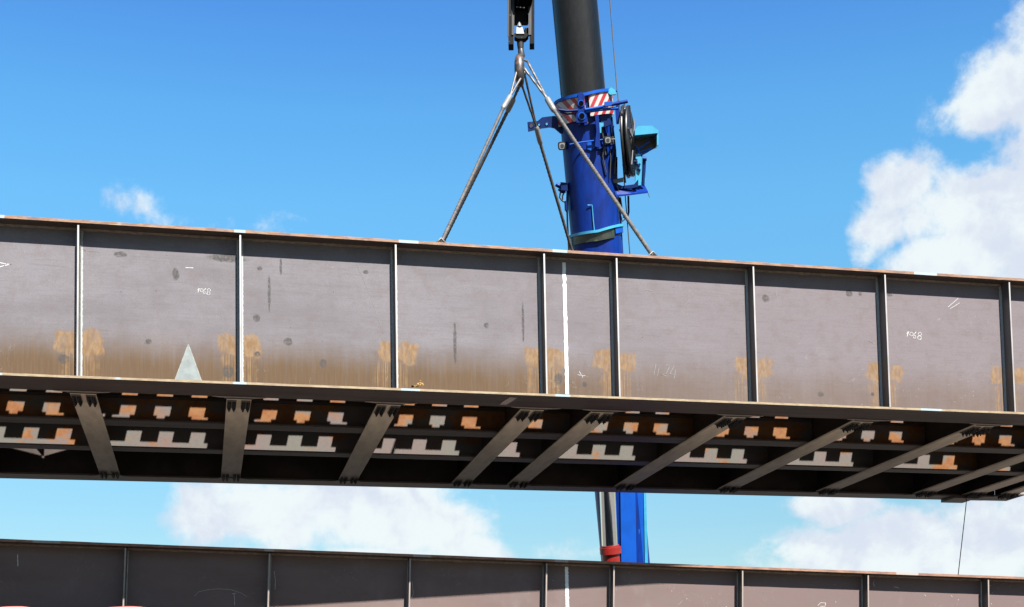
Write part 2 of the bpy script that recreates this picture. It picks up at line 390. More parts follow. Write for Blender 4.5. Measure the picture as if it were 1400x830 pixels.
LIGHT_MASK = [[(4, 611), (14, 612.5), (57.5, 623.5), (57.5, 630), (4, 630)], [(60.5, 624), (99, 613), (108, 611), (108, 630), (60.5, 630)], [(40, 600), (47, 610.5), (57.4, 623.4), (60.4, 623.8), (60.6, 614), (61, 600)],
         [(1233, 652), (1289, 643), (1296, 641), (1296, 660), (1233, 660)], [(1224, 630), (1231, 642), (1233.5, 651), (1239, 641), (1243, 630)], [(1215, 630), (1222, 642), (1229, 647), (1232.8, 652), (1232.8, 660), (1215, 660)]]
def to_deck(px, py):
    A = aY(px, py, D+6.765)-ORG; tm = -A.z/SZ_; return (A.x+SX_*tm, A.y-tm)
def level(hs):                                         # same front/back edge for openings of one row
    y0 = sum(h[2] for h in hs)/len(hs); y1 = sum(h[3] for h in hs)/len(hs)
    return [(h[0], h[1], y0, y1) for h in hs]
HC = level(HC); HB = level(HB); HA = level(HA)
ys = HC[0][2]; HS = (HS[0], HS[1], HS[2], ys)
HF2 = level(HF[:3]); HF = [(h[0], h[1], h[2], HB[0][2]) for h in HF2] + [(h[0], h[1], HF2[0][2], HF2[0][2]+.045) for h in HF[3:]]

def deck_plate(mb, x0, x1, y0, y1, holes, z0, z1):
    xs = sorted({round(v, 4) for v in [x0, x1]+[min(max(h[k], x0), x1) for h in holes for k in (0, 1)]})
    ys = sorted({round(v, 4) for v in [y0, y1]+[min(max(h[k], y0), y1) for h in holes for k in (2, 3)]})
    nx, ny = len(xs)-1, len(ys)-1
    def solid(i, j):
        if not (0 <= i < nx and 0 <= j < ny): return False
        cx, cy = (xs[i]+xs[i+1])/2, (ys[j]+ys[j+1])/2
        return not any(h[0] < cx < h[1] and h[2] < cy < h[3] for h in holes)
    for i in range(nx):
        for j in range(ny):
            if not solid(i, j): continue
            a, b, c, d = xs[i], xs[i+1], ys[j], ys[j+1]
            mb.add([(a, c, z1), (b, c, z1), (b, d, z1), (a, d, z1)], [(0, 1, 2, 3)])
            mb.add([(a, c, z0), (b, c, z0), (b, d, z0), (a, d, z0)], [(3, 2, 1, 0)])
            if not solid(i-1, j): mb.add([(a, c, z0), (a, c, z1), (a, d, z1), (a, d, z0)], [(0, 1, 2, 3)])
            if not solid(i+1, j): mb.add([(b, c, z0), (b, c, z1), (b, d, z1), (b, d, z0)], [(3, 2, 1, 0)])
            if not solid(i, j-1): mb.add([(a, c, z0), (b, c, z0), (b, c, z1), (a, c, z1)], [(0, 1, 2, 3)])
            if not solid(i, j+1): mb.add([(a, d, z0), (b, d, z0), (b, d, z1), (a, d, z1)], [(3, 2, 1, 0)])

def web_panel(name, xs_all, y, zt, zb, xa, xb, M, parent):
    """one plate; the signed distance to the nearest stiffener is stored for the stains"""
    cut = {xa, xb}
    for s_ in xs_all: cut |= {s_, s_-.0005, s_+.0005}
    for a, b in bay_lines(xs_all): cut |= {(a+b)/2}
    cut = sorted(c for c in cut if xa <= c <= xb)
    mb = MB(); vals = []
    for zz, yy in ((zb, y), (zt, y), (zt, y+.016), (zb, y+.016)):
        for c in cut:
            mb.v.append((c, yy, zz)); n_ = min(xs_all, key=lambda q: abs(q-c)); vals.append(c-n_)
    n = len(cut)
    for r_ in range(4):
        for i in range(n-1):
            a = r_*n+i; b = ((r_+1) % 4)*n+i
            mb.f.append((a, a+1, b+1, b)); mb.m.append(0)
    mb.f += [(0, n, 2*n, 3*n), (n-1, 4*n-1, 3*n-1, 2*n-1)]; mb.m += [0, 0]
    o = mb.build(name, M, parent)
    at = o.data.attributes.new('dstiff', 'FLOAT', 'POINT'); at.data.foreach_set('value', [abs(v) for v in vals])
    return o

def make_section(root, full, stx, xa, xb, rx, Mw, Me, Mb, Mse):
    """root: the Empty; stx: stiffener / cross beam stations; xa..xb: ends; rx: end of the rear girder"""
    W2 = 6.765                                        # rear web
    T = .027
    web_panel('web_plate', stx, WY, -.0005, ZB+T+.0005, xa, xb, Mw, root)
    # flanges: edge faces carry the cut-edge look
    def flange(name, y0, y1, z0, z1, x_0, x_1, M_, Me_):
        mb = MB(); mb.box(x_0, x_1, y0, y1, z0, z1)
        n = int((x_1-x_0)/.22); prev = None            # ragged, gas-cut front edge, a hair proud of the plate
        o = mb.build(name, M_, root)
        e = MB()
        P = []
        for i in range(n+1):
            x_ = x_0+(x_1-x_0)*i/n; P.append((x_, y0-.004+.003*noise.noise(Vector((x_*3, y0, 1))), z1+.001+.004*noise.noise(Vector((x_*2, 3, y0)))))
        for i in range(n):
            a, b = P[i], P[i+1]
            e.add([(a[0], a[1], z0-.002), (b[0], b[1], z0-.002), b, a, (a[0], y0, z0-.002), (b[0], y0, z0-.002), (b[0], y0, b[2]), (a[0], y0, a[2])],
                  [(0, 1, 2, 3), (1, 0, 4, 5), (3, 2, 6, 7)])
        e.build('cut_edge', Me_, o)
        return o
    tf = flange('top_flange', 0, .43, .001, .036, xa, xb, M_soff, Me)
    bf = flange('bottom_flange', .0, .68, ZB, ZB+T, xa, xb, M_soff, Mb)
    flange('rear_bottom_flange', 6.53, 6.98, ZB, ZB+T, xa, rx, M_soff, M_soff)
    flange('rear_top_flange', 6.55, 6.98, .001, .042, xa, rx, M_soff, M_soff)
    MB().box(xa, rx+.16, W2, W2+.016, ZB+T, 0).build('rear_web_plate', M_dark, root)
    for a, b in bay_lines([xa]+stx+[xb]):              # fillet weld under the top flange, bay by bay
        f = MB()
        k = max(2, int((b-a)/.12))
        for i in range(k):
            u0, u1 = a+.02+(b-a-.04)*i/k, a+.02+(b-a-.04)*(i+1)/k
            h0, h1 = (.020+.008*noise.noise(Vector((u*5, 0, 0))) for u in (u0, u1))
            f.add([(u0, WY, -h0*1.3), (u1, WY, -h1*1.3), (u1, WY-h1, 0), (u0, WY-h0, 0)], [(0, 1, 2, 3)])
        f.build('fillet_weld', M_fillet, root)
    # stiffeners
    proto = None
    for i, s_ in enumerate(stx):
        if proto is None:
            mb = MB(); mb.prism([(-.009, .012, -.028), (-.009, WY-.0005, -.001), (-.009, WY-.0005, ZB+T+.001), (-.009, .012, ZB+T+.001)], (.018, 0, 0))
            proto = mb.build('stiffener', M_stiff, root); proto.location = (s_, 0, 0)
            ed = MB(); ed.box(-.0105, .0105, .004, .0118, ZB+T+.003, -.03); edp = ed.build('outer_edge', Mse, proto)
            wbs = []
            for sg in (-1, 1):
                wb = MB(); wb.prism([(sg*.0095, WY-.0008, -.04), (sg*.022, WY-.0008, -.04), (sg*.0095, WY-.013, -.04)], (0, 0, ZB+.10))
                wbs.append(wb.build('weld_line', M_bead, proto))
        else:
            c = twin(proto); c.location = (s_, 0, 0)
            for q in [edp]+wbs: cc = twin(q, parent=c)
    # stiffeners inside the rear girder
    rp = None
    for s_ in stx:
        if s_ > rx: continue
        if rp is None:
            rp = MB().box(-.008, .008, 6.60, W2-.001, ZB+T+.001, -.001).build('rear_stiffener', M_dark, root); rp.location = (s_, 0, 0)
        else: twin(rp).location = (s_, 0, 0)
    # cross beams with bolted splices at both ends
    y0, y1 = .68, 6.53
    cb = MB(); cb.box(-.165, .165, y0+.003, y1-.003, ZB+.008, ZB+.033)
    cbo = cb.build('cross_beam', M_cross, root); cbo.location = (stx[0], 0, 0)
    kids = [MB().box(-.008, .008, WY+.02, W2-.002, ZB+.034, -.048).build('beam_web', M_dark, cbo)]
    if full:
        for yy, sg in ((y0, 1), (y1, -1)):             # flared gusset at the girder flange
            g = MB()
            pts = [(-.36, 0), (-.22, .045), (-.175, .13), (.175, .13), (.22, .045), (.36, 0)]
            g.prism([(p[0], yy+sg*(.002+p[1]*.8), ZB+.004) for p in pts], (0, 0, -.009))
            kids.append(g.build('gusset_plate', M_soff, cbo))
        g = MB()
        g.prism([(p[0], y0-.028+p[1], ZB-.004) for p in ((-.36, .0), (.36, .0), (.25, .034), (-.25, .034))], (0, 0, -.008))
        kids.append(g.build('ground_weld_seam', M_weld_lit, cbo))
        bo = MB()
        for ya, yb in ((y0+.20, y0+.62), (y1-.40, y1-.04)):
            for xc in (-.095, .095):
                sp = MB(); sp.box(xc-.062, xc+.062, ya, yb, ZB-.010, ZB+.006)
                kids.append(sp.build('splice_plate', M_splice, cbo))
                for cx in (-.033, .033):
                    for k in range(5):
                        yy = ya+.05+(yb-ya-.1)*k/4
                        bo.cyl((xc+cx, yy, ZB-.011), (xc+cx, yy, ZB-.045), .023, 6)
                        bo.cyl((xc+cx, yy, ZB-.045), (xc+cx, yy, ZB-.068), .012, 6)
        b_ = bo.build('bolt_group', M_bolt, cbo); b_['kind'] = 'stuff'; kids.append(b_)
    for s_ in stx[1:]:
        c = twin(cbo); c.location = (s_, 0, 0)
        for q in kids: twin(q, parent=c)
    # stringers: web + bottom flange between the cross beams
    for k, (sy, Mi) in enumerate(zip(STR_Y, (M_in_b, M_in_c))):
        for a, b in bay_lines(stx):
            so = MB().box(a+.012, b-.012, sy-.011, sy+.001, ZB+.059, -.048).build('stringer', Mi, root)
            if k == 0: MB().box(a+.02, b-.02, sy-.05, sy-.012, *RIBZ).build('web_rib', M_dark, so)
            MB().box(a+.013, b-.013, sy-(.18, .15)[k], sy+(.18, .15)[k], ZB+.034, ZB+.058).build('stringer_flange', M_soff, so)
    # deck plates with their openings
    for a, b in bay_lines(stx):
        w = b-a; holes = []
        if full:
            for h in HA+HB+HC+[HS]+HF:
                if w > 1.8: holes.append((h[0]+a, h[1]+a, h[2], h[3]))
            if w <= 1.8:
                for h in (HB[0], HC[0], HA[0]): holes.append((h[0]+a-.02, h[1]+a-.02, h[2], h[3]))
                holes.append((a+HS[0]-.05, a+HS[0]+.62, HS[2], HS[3]))
            holes += ODD
            # let the neighbour's light through where an opening reaches over the cross beam line
        d = MB(); deck_plate(d, a+.0008, b-.0008, .435, 6.545, [h for h in holes], -.012, .0)
        d.build('deck_plate', M_dark, root)
    for a, b in ((xa, stx[0]), (stx[-1], xb)):
        if b-a > .05: MB().box(a+.003, b-.003, .435, 6.545, -.012, 0).build('deck_plate', M_dark, root)
    return bf

up = empty('bridge_section', ORG)
tag(up, 'long brown steel plate girder bridge section hanging from the crane slings above the other one', 'bridge section', 'steel bridge sections')
ST = [-4.12, -2.06]+STX+[15.42, 16.5, 17.22]
make_section(up, True, ST, -4.4, 17.6, 17.05, M_web, M_edge, M_edgeb, M_sedge)
for pts in LIGHT_MASK:
    MB().prism([(*to_deck(*p), .002) for p in pts], (0, 0, .006)).build('light_mask_plate', M_dark, up)  # added plates, trim the sun through the deck openings into triangles
# bearing plate below the end of the rear girder
MB().box(16.14, 16.62, 6.47, 7.0, ZB-.055, ZB-.002).build('bearing_plate', M_soff, up)
MB().box(17.05, 17.6, 6.3, 6.98, ZB+.003, ZB+.03).build('end_plate', M_soff, up)

low = empty('bridge_section', (-1.0673, 20.5057, 2.925), (0, R(1.888), R(-3.190)))
tag(low, 'darker brown steel bridge section resting below the hanging one, partly in its shadow', 'bridge section', 'steel bridge sections')
make_section(low, False, ST, -4.4, 18.4, 18.0, M_web2, M_edge2, M_edge2, M_sedge2)

# paint, chalk and plates on the upper web
def lp(px, py, dy=0.): return aY(px, py, D+WY-dy)-ORG
def stroke(mb, pts, w=.009, dy=.0025):
    P = [lp(px, py, dy) for px, py in pts]
    for a, b in zip(P[:-1], P[1:]):
        d = (b-a); n = Vector((-d.z, 0, d.x)).normalized()*(w/2); e = d.normalized()*w*.3
        mb.prism([a-n-e, b-n+e, b+n+e, a+n-e], (0, .002, 0))
def mark(name, strokes, w=.009, M_=None):
    mb = MB()
    for s_ in strokes: stroke(mb, s_, w)
    return mb.build(name, M_ or M_chalk, up)
def digits(ox, oy, s_):
    """handwritten 1068"""
    Q = lambda pts: [(ox+a*s_, oy+b*s_) for a, b in pts]
    ell = lambda cx, cy, rx, ry, n=12: [(cx+rx*math.cos(2*math.pi*i/n), cy+ry*math.sin(2*math.pi*i/n)) for i in range(n+1)]
    return [Q([(.2, 3.2), (2.4, 0), (.5, 5.8)]), Q(ell(4.9, 3.6, 1.75, 1.9, 9)), Q([(9.6, 1.4), (7.6, 3.6), (6.8, 6.2)]), Q(ell(8., 6.3, 1.3, 1.5, 8)),
            Q(ell(13.4, 3.4, 1.7, 1.75, 9)), Q(ell(12.9, 7.2, 1.9, 2., 9))]
mark('chalk_number', digits(270.2, 392.8, 1.15), .0085)
mark('chalk_number', digits(1239.5, 452, 1.36), .0095)
mark('chalk_number', [[(897, 497), (894, 513)], [(901, 503), (899, 514)], [(909, 500), (914, 498), (915.5, 501), (911, 511), (905, 512)], [(905, 512), (912, 514.5)], [(922, 500), (916, 511), (923.5, 512.5)], [(924, 505), (921.5, 518)]], .006, M_faint)
mark('chalk_mark', [[(-6, 358), (9, 361), (15, 361.5)], [(-6, 367), (6, 363), (15, 361.5)]], .011)
mark('chalk_mark', [[(792, 508), (797, 516)], [(790, 512.5), (800, 514)]], .006)
mark('chalk_mark', [[(254, 366), (264, 366.3)]], .01)
mark('chalk_mark', [[(113, 341), (122, 343.5), (137, 344.2)], [(115, 341), (122, 348)]], .005, M_faint)
mark('chalk_mark', [[(1296, 420), (1310, 408)], [(1299, 422), (1306, 418), (1312, 414)]], .006)
mark('chalk_mark', [[(877, 398), (884, 396), (892, 398)], [(1188, 466), (1192, 468), (1196, 470.5)], [(858, 444.5), (864, 444.8)]], .006, M_faint)
mark('chalk_mark', [[(487, 360), (500, 390), (512, 420), (524, 457)]], .003, M_faint)
mark('chalk_mark', [[(815, 400), (826, 390)], [(816, 404), (828, 391)], [(1061, 390), (1062, 408)]], .004, M_faint)
# splashed yellow mark at the foot of the third panel
Mo = mat('orange_splash', (.55, .30, .05), .7, var=.3, vscale=30.)
mb = MB()
for k in range(22):
    a = random.random(); px = 562+18*a+random.uniform(-1, 1); py = 528-8*math.exp(-((a-.75)/.2)**2)*random.random()
    P = lp(px, py, .003); r_ = random.uniform(.006, .02)
    mb.prism([P+Vector((r_*math.cos(q)*1.3, 0, r_*math.sin(q)*.7)) for q in [i*math.pi/3+a for i in range(6)]], (0, .0025, 0))
mb.build('paint_splash', Mo, up)
def paint_stripe(px0, py0, px1, py1, w, root, cap_drop, name='white_weld_stripe', org=None, conv=None):
    A, B = conv(px0, py0), conv(px1, py1); mb = MB(); n = 40; L = []; Rr = []
    for i in range(n+1):
        P = A.lerp(B, i/n); L.append(P+Vector((-w/2+.010*noise.noise(Vector((i*.9, 0, 1))), -.004, 0))); Rr.append(P+Vector((w/2+.010*noise.noise(Vector((i*.9, 5, 1))), -.004, 0)))
    for i in range(n): mb.prism([L[i], Rr[i], Rr[i+1], L[i+1]], (0, .0035, 0))
    return mb.build(name, M_white, root)
paint_stripe(771, 359, 775.5, 539, .048, up, 0, conv=lambda a, b: lp(a, b, 0))
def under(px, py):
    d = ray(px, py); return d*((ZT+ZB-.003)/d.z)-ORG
MB().prism([under(*p) for p in ((697, 543.5), (707, 544), (700, 549), (692, 553.5), (683, 553.5), (688, 549))], (0, 0, .002)).build('lit_streak', M_weld_lit, up)  # pale quad paints a streak of light on the flange soffit
# triangular doubler plate with its weld bead
a, b, c = lp(257.5, 471, 0), lp(238, 523, 0), lp(276.5, 524, 0)
mb = MB(); mb.prism([a, b, c], (0, -.012, 0)); tri = mb.build('doubler_plate', M_tri, up)
mb = MB()
for p, q in ((a, b), (a, c)):
    pts = [p.lerp(q, i/30)+Vector((0, -.006, 0)) for i in range(31)]
    mb.tube(pts, [.008+.0015*noise.noise(Vector((i*.7, 0, 0))) for i in range(31)], 6)
mb.build('weld_bead', M_tribead, tri)

# inverse placement on the lower section
Ml = (Matrix.Translation((-1.0673, 20.5057, 2.925)) @ Matrix.Rotation(R(-3.190), 4, 'Z') @ Matrix.Rotation(R(1.888), 4, 'Y'))
Mi_ = Ml.inverted()
def ll(px, py, dy=0.):
    o_ = Mi_ @ Vector((0, 0, 0)); p = Mi_ @ ray(px, py); d = p-o_
    return o_+d*((WY-dy-o_.y)/d.y)
paint_stripe(774.5, 775, 776, 840, .05, low, 0, conv=lambda a, b: ll(a, b, 0))
def lmark(strokes, w=.009):
    mb = MB()
    for s_ in strokes:
        P = [ll(px, py, .0025) for px, py in s_]
        for a, b in zip(P[:-1], P[1:]):
            d = b-a; n = Vector((-d.z, 0, d.x)).normalized()*(w/2)
            mb.prism([a-n, b-n, b+n, a+n], (0, .002, 0))
    return mb.build('chalk_mark', M_chalk, low)
lmark([[(266, 815), (272, 809), (285, 806), (300, 805), (315, 806), (330, 811), (338, 816)]], .003)
lmark([[(320, 811), (321, 828)], [(317, 812), (323, 811)]], .005)
lmark([[(24, 758), (24.5, 774)]], .012)
lmark([[(375, 781), (376.5, 795), (376, 806)], [(563.5, 795), (565, 812), (563, 818)], [(1118, 828), (1122, 824), (1129, 824.5), (1128, 829), (1121, 829)]], .006)
lmark([[(1195, 794), (1194, 798), (1196, 802)], [(1352, 800), (1355, 801)], [(1341, 822), (1341, 817), (1344, 817)], [(1222, 802), (1229, 804)], [(1264, 813), (1266, 815)], [(1300, 814), (1302, 816)]], .006)

# ------------------------------------------------------------------ crane
Ab = aY(799, 150, 30.0); Bb = aY(848, 690, 32.0)
AX = (Ab-Bb).normalized()                              # up along the boom
UR = CF.cross(AX).normalized()                         # to the right across it
VV = UR.cross(AX).normalized()                         # towards the photographer
def bp(px, py, v=0.):
    d = ray(px, py); o_ = Ab+VV*v
    return d*(o_.dot(VV)/d.dot(VV))
def axis_at(py, v=0.):
    """point on the boom axis seen at picture height py"""
    lo, hi = -40., 60.
    for _ in range(50):
        mid = (lo+hi)/2
        if proj(Ab+AX*mid)[1] > py: lo = mid
        else: hi = mid
    return Ab+AX*lo+VV*v
base = axis_at(760); k_ = (-1.6+1.5-base.z)/AX.z; BASE = base+AX*k_
crane = empty('mobile_crane', (BASE.x, BASE.y, -1.6))
tag(crane, 'blue mobile crane with grey inner telescopic boom rising behind the steel bridge sections', 'crane')
CO = Vector((BASE.x, BASE.y, -1.6))
M_blue = mat('crane_blue_paint', (.001, .036, .30), .45, spec=.14, var=.22, vscale=1.8, stretch=(5, 5, .3), second=(.004, .022, .15), sfac=(.56, .74), sscale=3.)
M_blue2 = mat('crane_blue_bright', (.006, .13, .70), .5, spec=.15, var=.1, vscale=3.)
M_navy = mat('crane_navy_bracket', (.003, .025, .15), .5, spec=.12, var=.15, vscale=5.)
M_cyan = mat('crane_light_blue', (.06, .46, .72), .4, var=.1, vscale=4., k=1.15)
M_grey = mat('inner_boom_grey', (.0085, .009, .0115), .38, spec=.3, var=.45, vscale=1.6, stretch=(14, 14, .02), second=(.006, .006, .007), sfac=(.5, .62), sscale=1.6)
M_chrome = mat('chrome_rod', (.75, .76, .78), .12, metal=1.)
M_red = mat('red_gland', (.42, .02, .014), .4, var=.2, vscale=8.)
M_black = mat('black_rubber', (.02, .02, .022), .5, var=.3, vscale=20.)
M_bore = mat('bore_shadow_steel', (.004, .004, .005), .9, spec=.02)
M_hose = mat('hose_rubber', (.022, .022, .024), .45, spec=.3, var=.3, vscale=10.)
M_hub = mat('hub_grey', (.09, .09, .095), .5, var=.2, vscale=8.)
M_glass = mat('lamp_glass', (.55, .57, .58), .1, spec=.8)
M_panel = mat('reflector_painted_reflections', (.035, .045, .035), .3, var=.5, vscale=6., second=(.13, .19, .07), sfac=(.56, .66), sscale=5.)  # green patches paint reflections into the dark mirrored band
def cb(mb, name, M_, parent=crane, smooth=False): return mb.build(name, M_, parent, smooth, CO)
def oval(mb, py0, py1, hw, hd, n=40, off=0., steps=2, ux=0.):
    """boom tube between two picture heights"""
    a = axis_at(py0, 0)+VV*off+UR*ux; b = axis_at(py1, 0)+VV*off+UR*ux
    vs = []
    for i in range(steps+1):
        c = a.lerp(b, i/steps)
        for j in range(n):
            th = 2*math.pi*j/n; cx, sy = math.cos(th), math.sin(th); p = 2.0/2.6
            vs.append(c+UR*(hw*math.copysign(abs(cx)**p, cx))+VV*(hd*math.copysign(abs(sy)**(2/2.2), sy)))
    fs = [(i*n+j, i*n+(j+1) % n, (i+1)*n+(j+1) % n, (i+1)*n+j) for i in range(steps) for j in range(n)]
    fs += [tuple(range(n))[::-1], tuple(range(steps*n, (steps+1)*n))]
    mb.add(vs, fs)
def wpx(n_, py): return n_*(axis_at(py)-Vector((0, 0, 0))).dot(CF)/FPX   # picture width to metres at the boom
hwB = wpx(34.5, 200); hwG = wpx(30.5, 80)
# base boom section and the inner section that telescopes out of it
mb = MB(); oval(mb, 800, 158, hwB, hwB*1.1, steps=6); 
n = 40; bb = cb(mb, 'base_boom', M_blue, smooth=True)
mb = MB(); s0 = axis_at(800); oval_pts = []
p0, p1 = s0-AX*.01, BASE
mb.tube([p0, p1], hwB*.99, 32); cb(mb, 'boom_foot', M_blue, smooth=True)
mb = MB(); oval(mb, 170, -60, hwG, hwG*1.1, steps=4); ig = cb(mb, 'inner_boom', M_grey, smooth=True)
top0 = axis_at(-60); HEAD = top0+AX*26
mb = MB(); mb.tube([top0, top0+AX*26], [hwG*.98, hwG*.8], 32); cb(mb, 'boom_tip_section', M_grey, smooth=True)
mb = MB()                                              # long guide rails and seams on the inner section
for uu, vv in ((-hwG*.98, .12), (hwG*.985, .10)):
    mb.tube([axis_at(168)+UR*uu+VV*vv, axis_at(-60)+UR*uu+VV*vv], .012, 6)
cb(mb, 'guide_rail', M_hub)

# collar with the red and white hazard plates
def band(name, py_t, py_b, hw, hd, th0, th1, M_, n=30, thick=.03, sag=0., rise=0., uv=False, parent=crane):
    """curved plate round the boom, th measured from the right, 90 degrees faces the photographer"""
    mb = MB(); at_, ab_ = axis_at(py_t), axis_at(py_b); us = []
    for i in range(n+1):
        th = th0+(th1-th0)*i/n; c, s_ = math.cos(th), math.sin(th); r0 = rise*max(0, c)
        for k, (A_, e) in enumerate(((at_, 0), (ab_, 0), (ab_, thick), (at_, thick))):
            mb.v.append(tuple(A_+UR*((hw+e)*c)+VV*((hd+e)*s_)+AX*r0)); us.append((c*hw, (0 if k in (1, 2) else 1)))
    for i in range(n):
        for k in range(4): mb.f.append((i*4+k, i*4+(k+1) % 4, (i+1)*4+(k+1) % 4, (i+1)*4+k)); mb.m.append(0)
    mb.f += [(0, 1, 2, 3), (n*4+3, n*4+2, n*4+1, n*4)]; mb.m += [0, 0]
    o = cb(mb, name, M_, parent, True)
    if uv:
        a1 = o.data.attributes.new('across', 'FLOAT', 'POINT'); a1.data.foreach_set('value', [u[0] for u in us])
        a2 = o.data.attributes.new('upward', 'FLOAT', 'POINT'); a2.data.foreach_set('value', [u[1]*(at_-ab_).length for u in us])
    return o
Mh = bpy.data.materials.new('hazard_stripes'); Mh.use_nodes = True
t = NT(Mh.node_tree); b_ = t.n['Principled BSDF']
A1 = t.node('ShaderNodeAttribute'); A1.attribute_name = 'across'; A2 = t.node('ShaderNodeAttribute'); A2.attribute_name = 'upward'
s_ = t.math('SUBTRACT', t.math('ABSOLUTE', t.math('ADD', A1.outputs['Fac'], .0)), t.math('MULTIPLY', A2.outputs['Fac'], .62))
s_ = t.math('FRACT', t.math('ADD', t.math('DIVIDE', s_, .185), 4.35))
oc = t.node('ShaderNodeTexCoord').outputs['Object']
cc = t.mix(t.step(s_, .49, .51), (.56, .025, .03), (.72, .70, .66))
cc = t.mix(t.math('MULTIPLY', t.step(t.noise(oc, 9., 6., .6), .55, .7), .35), cc, (.3, .26, .24))
t.l.new(t.mul(cc, K), b_.inputs['Base Color']); b_.inputs['Roughness'].default_value = .4
band('hazard_plate', 141, 172, hwB*1.085, hwB*1.2, R(93), R(178), Mh, uv=True)
band('hazard_plate', 139, 169, hwB*1.10, hwB*1.2, R(12), R(85), Mh, uv=True, rise=.10)
band('collar_ring', 136.5, 140.5, hwB*1.10, hwB*1.23, R(-10), R(200), M_blue2, thick=.05, rise=.12)
band('collar_inner_ring', 138, 163, hwB*1.015, hwB*1.12, R(0), R(359), M_navy, n=40, thick=.03)
def pp(pts, v, th, name, M_, parent=crane, bevel=False):
    mb = MB(); mb.prism([bp(x_, y_, v) for x_, y_ in pts], VV*th); return cb(mb, name, M_, parent)
def rod(pts, v, r_, name, M_, parent=crane, n=10):
    mb = MB(); P = [bp(x_, y_, vv) for (x_, y_), vv in zip(pts, v if isinstance(v, (list, tuple)) else [v]*len(pts))]
    mb.tube(P, r_, n); return cb(mb, name, M_, parent, True)
F = hwB*1.2                                            # front face of the collar
br = pp([(790, 128), (794, 126.5), (798, 130), (799.5, 148), (803.5, 166), (803, 168), (788, 168.5), (787.5, 150), (790.5, 141)], F+.05, .07, 'collar_bracket', M_blue)
for px, py, r_ in ((794.5, 141.5, .055), (795.5, 158.8, .062)):
    c = bp(px, py, F+.12); mb = MB(); mb.cyl(c, c+VV*.025, r_*1.35, 20); cb(mb, 'boss', M_blue2, br, True)
    mb = MB(); mb.cyl(c+VV*.0255, c+VV*.034, r_, 20); cb(mb, 'bore', M_bore, br)
rod([(800, 150), (818, 147), (834, 143.5)], F+.14, .030, 'tie_rod', M_blue2)
rod([(834, 143.5), (846, 141), (858, 138.5)], F+.14, .040, 'tie_rod', M_blue)
rod([(801, 153), (820, 150), (845, 148)], F+.11, .035, 'tie_rod', M_blue2)
rod([(790, 151), (775, 152), (764, 150)], F+.12, .030, 'tie_rod', M_navy)
rod([(790, 155), (775, 156), (766, 153)], F+.08, .022, 'tie_rod', M_blue)
pp([(826, 140.5), (836, 139.5), (836, 145.5), (826, 146.5)], F+.1, .1, 'rod_clevis', M_blue2)
pp([(828, 127), (835, 121), (841, 125), (842, 130), (834, 131)], F*.5, .12, 'collar_lug', M_cyan)
rod([(838, 127), (843, 124.5)], F*.5, .02, 'rope_guide', M_navy)
# drum and posts between collar and hose reel
pp([(843, 139), (846, 138), (847, 152), (846, 170), (842.5, 170), (841, 150)], F*.7, .06, 'reel_bracket', M_blue)
for px in (846.5, 853.5):
    rod([(px, 140), (px+.5, 149)], F+.1, .014, 'guide_pin', M_white)
rod([(844, 139.5), (855, 138.5)], F+.1, .02, 'guide_bar', M_blue)
# bracket arm reaching left, with lightening holes and a pin
arm = [(763, 178), (769, 182), (769, 155), (763, 158), (757, 159), (745, 160.5), (738, 161.5), (736, 166), (722, 167), (720, 168), (721, 180.5), (727, 179), (733, 178), (741, 176), (754, 174)]
arm = [(770, 161), (757, 159), (741, 161), (735, 166), (721, 167.5), (722, 180.5), (728, 179), (740, 176), (752, 174.5), (758, 176), (766, 183), (770, 184)]
av = .12
arm_o = pp(arm, av, .05, 'side_arm', M_navy)
for px, py, r_ in ((726.4, 171.4, .052), (737, 170.6, .03), (747.5, 169.5, .035)):
    c = bp(px, py, av+.05)
    mb = MB(); mb.tube([c+UR*(r_*math.cos(q*math.pi/8))+AX*(r_*math.sin(q*math.pi/8)) for q in range(17)], .012, 6); cb(mb, 'hole_rim', M_navy, arm_o)
    mb = MB(); mb.cyl(c-VV*.002, c+VV*.006, r_*.8, 16); cb(mb, 'sleeve', M_cyan if px > 730 else M_black, arm_o)
# work lamps
def lamp(px, py, v, s_):
    c = bp(px, py, v); q = -AX*.25+VV; q.normalize()
    mb = MB(); prof = [(s_*.5*math.copysign(abs(math.cos(a))**.5, math.cos(a)), s_*.5*math.copysign(abs(math.sin(a))**.5, math.sin(a))) for a in [i*math.pi/12+.01 for i in range(24)]]
    up_ = AX+VV*.2; up_.normalize(); nrm = UR.cross(up_).normalized()
    P = [c+UR*a+up_*b for a, b in prof]; mb.prism([p-nrm*.1 for p in P], nrm*.12)
    o = cb(mb, 'work_lamp', M_black)
    mb = MB(); mb.prism([c+nrm*.021+(p-c)*.72 for p in P], nrm*.012); cb(mb, 'lens', M_glass, o)
    mb = MB(); mb.prism([c+nrm*.034+(p-c)*.42 for p in P], nrm*.004); cb(mb, 'reflector', M_hub, o)
    mb = MB(); mb.cyl(c-nrm*.05+UR*s_*.4, c-nrm*.05+UR*s_*1.0, .02, 8); mb.cyl(c-nrm*.05+UR*s_*.75-AX*.07, c-nrm*.05+UR*s_*.75+AX*.07, .014, 8); cb(mb, 'mount', M_hub, o)
lamp(768.5, 199.5, F*.55, .185); lamp(831, 191.5, F+.05, .17)
rod([(779, 197.5), (795, 194.5), (812, 192.5), (824, 191)], F+.03, .016, 'lamp_bar', M_blue2)
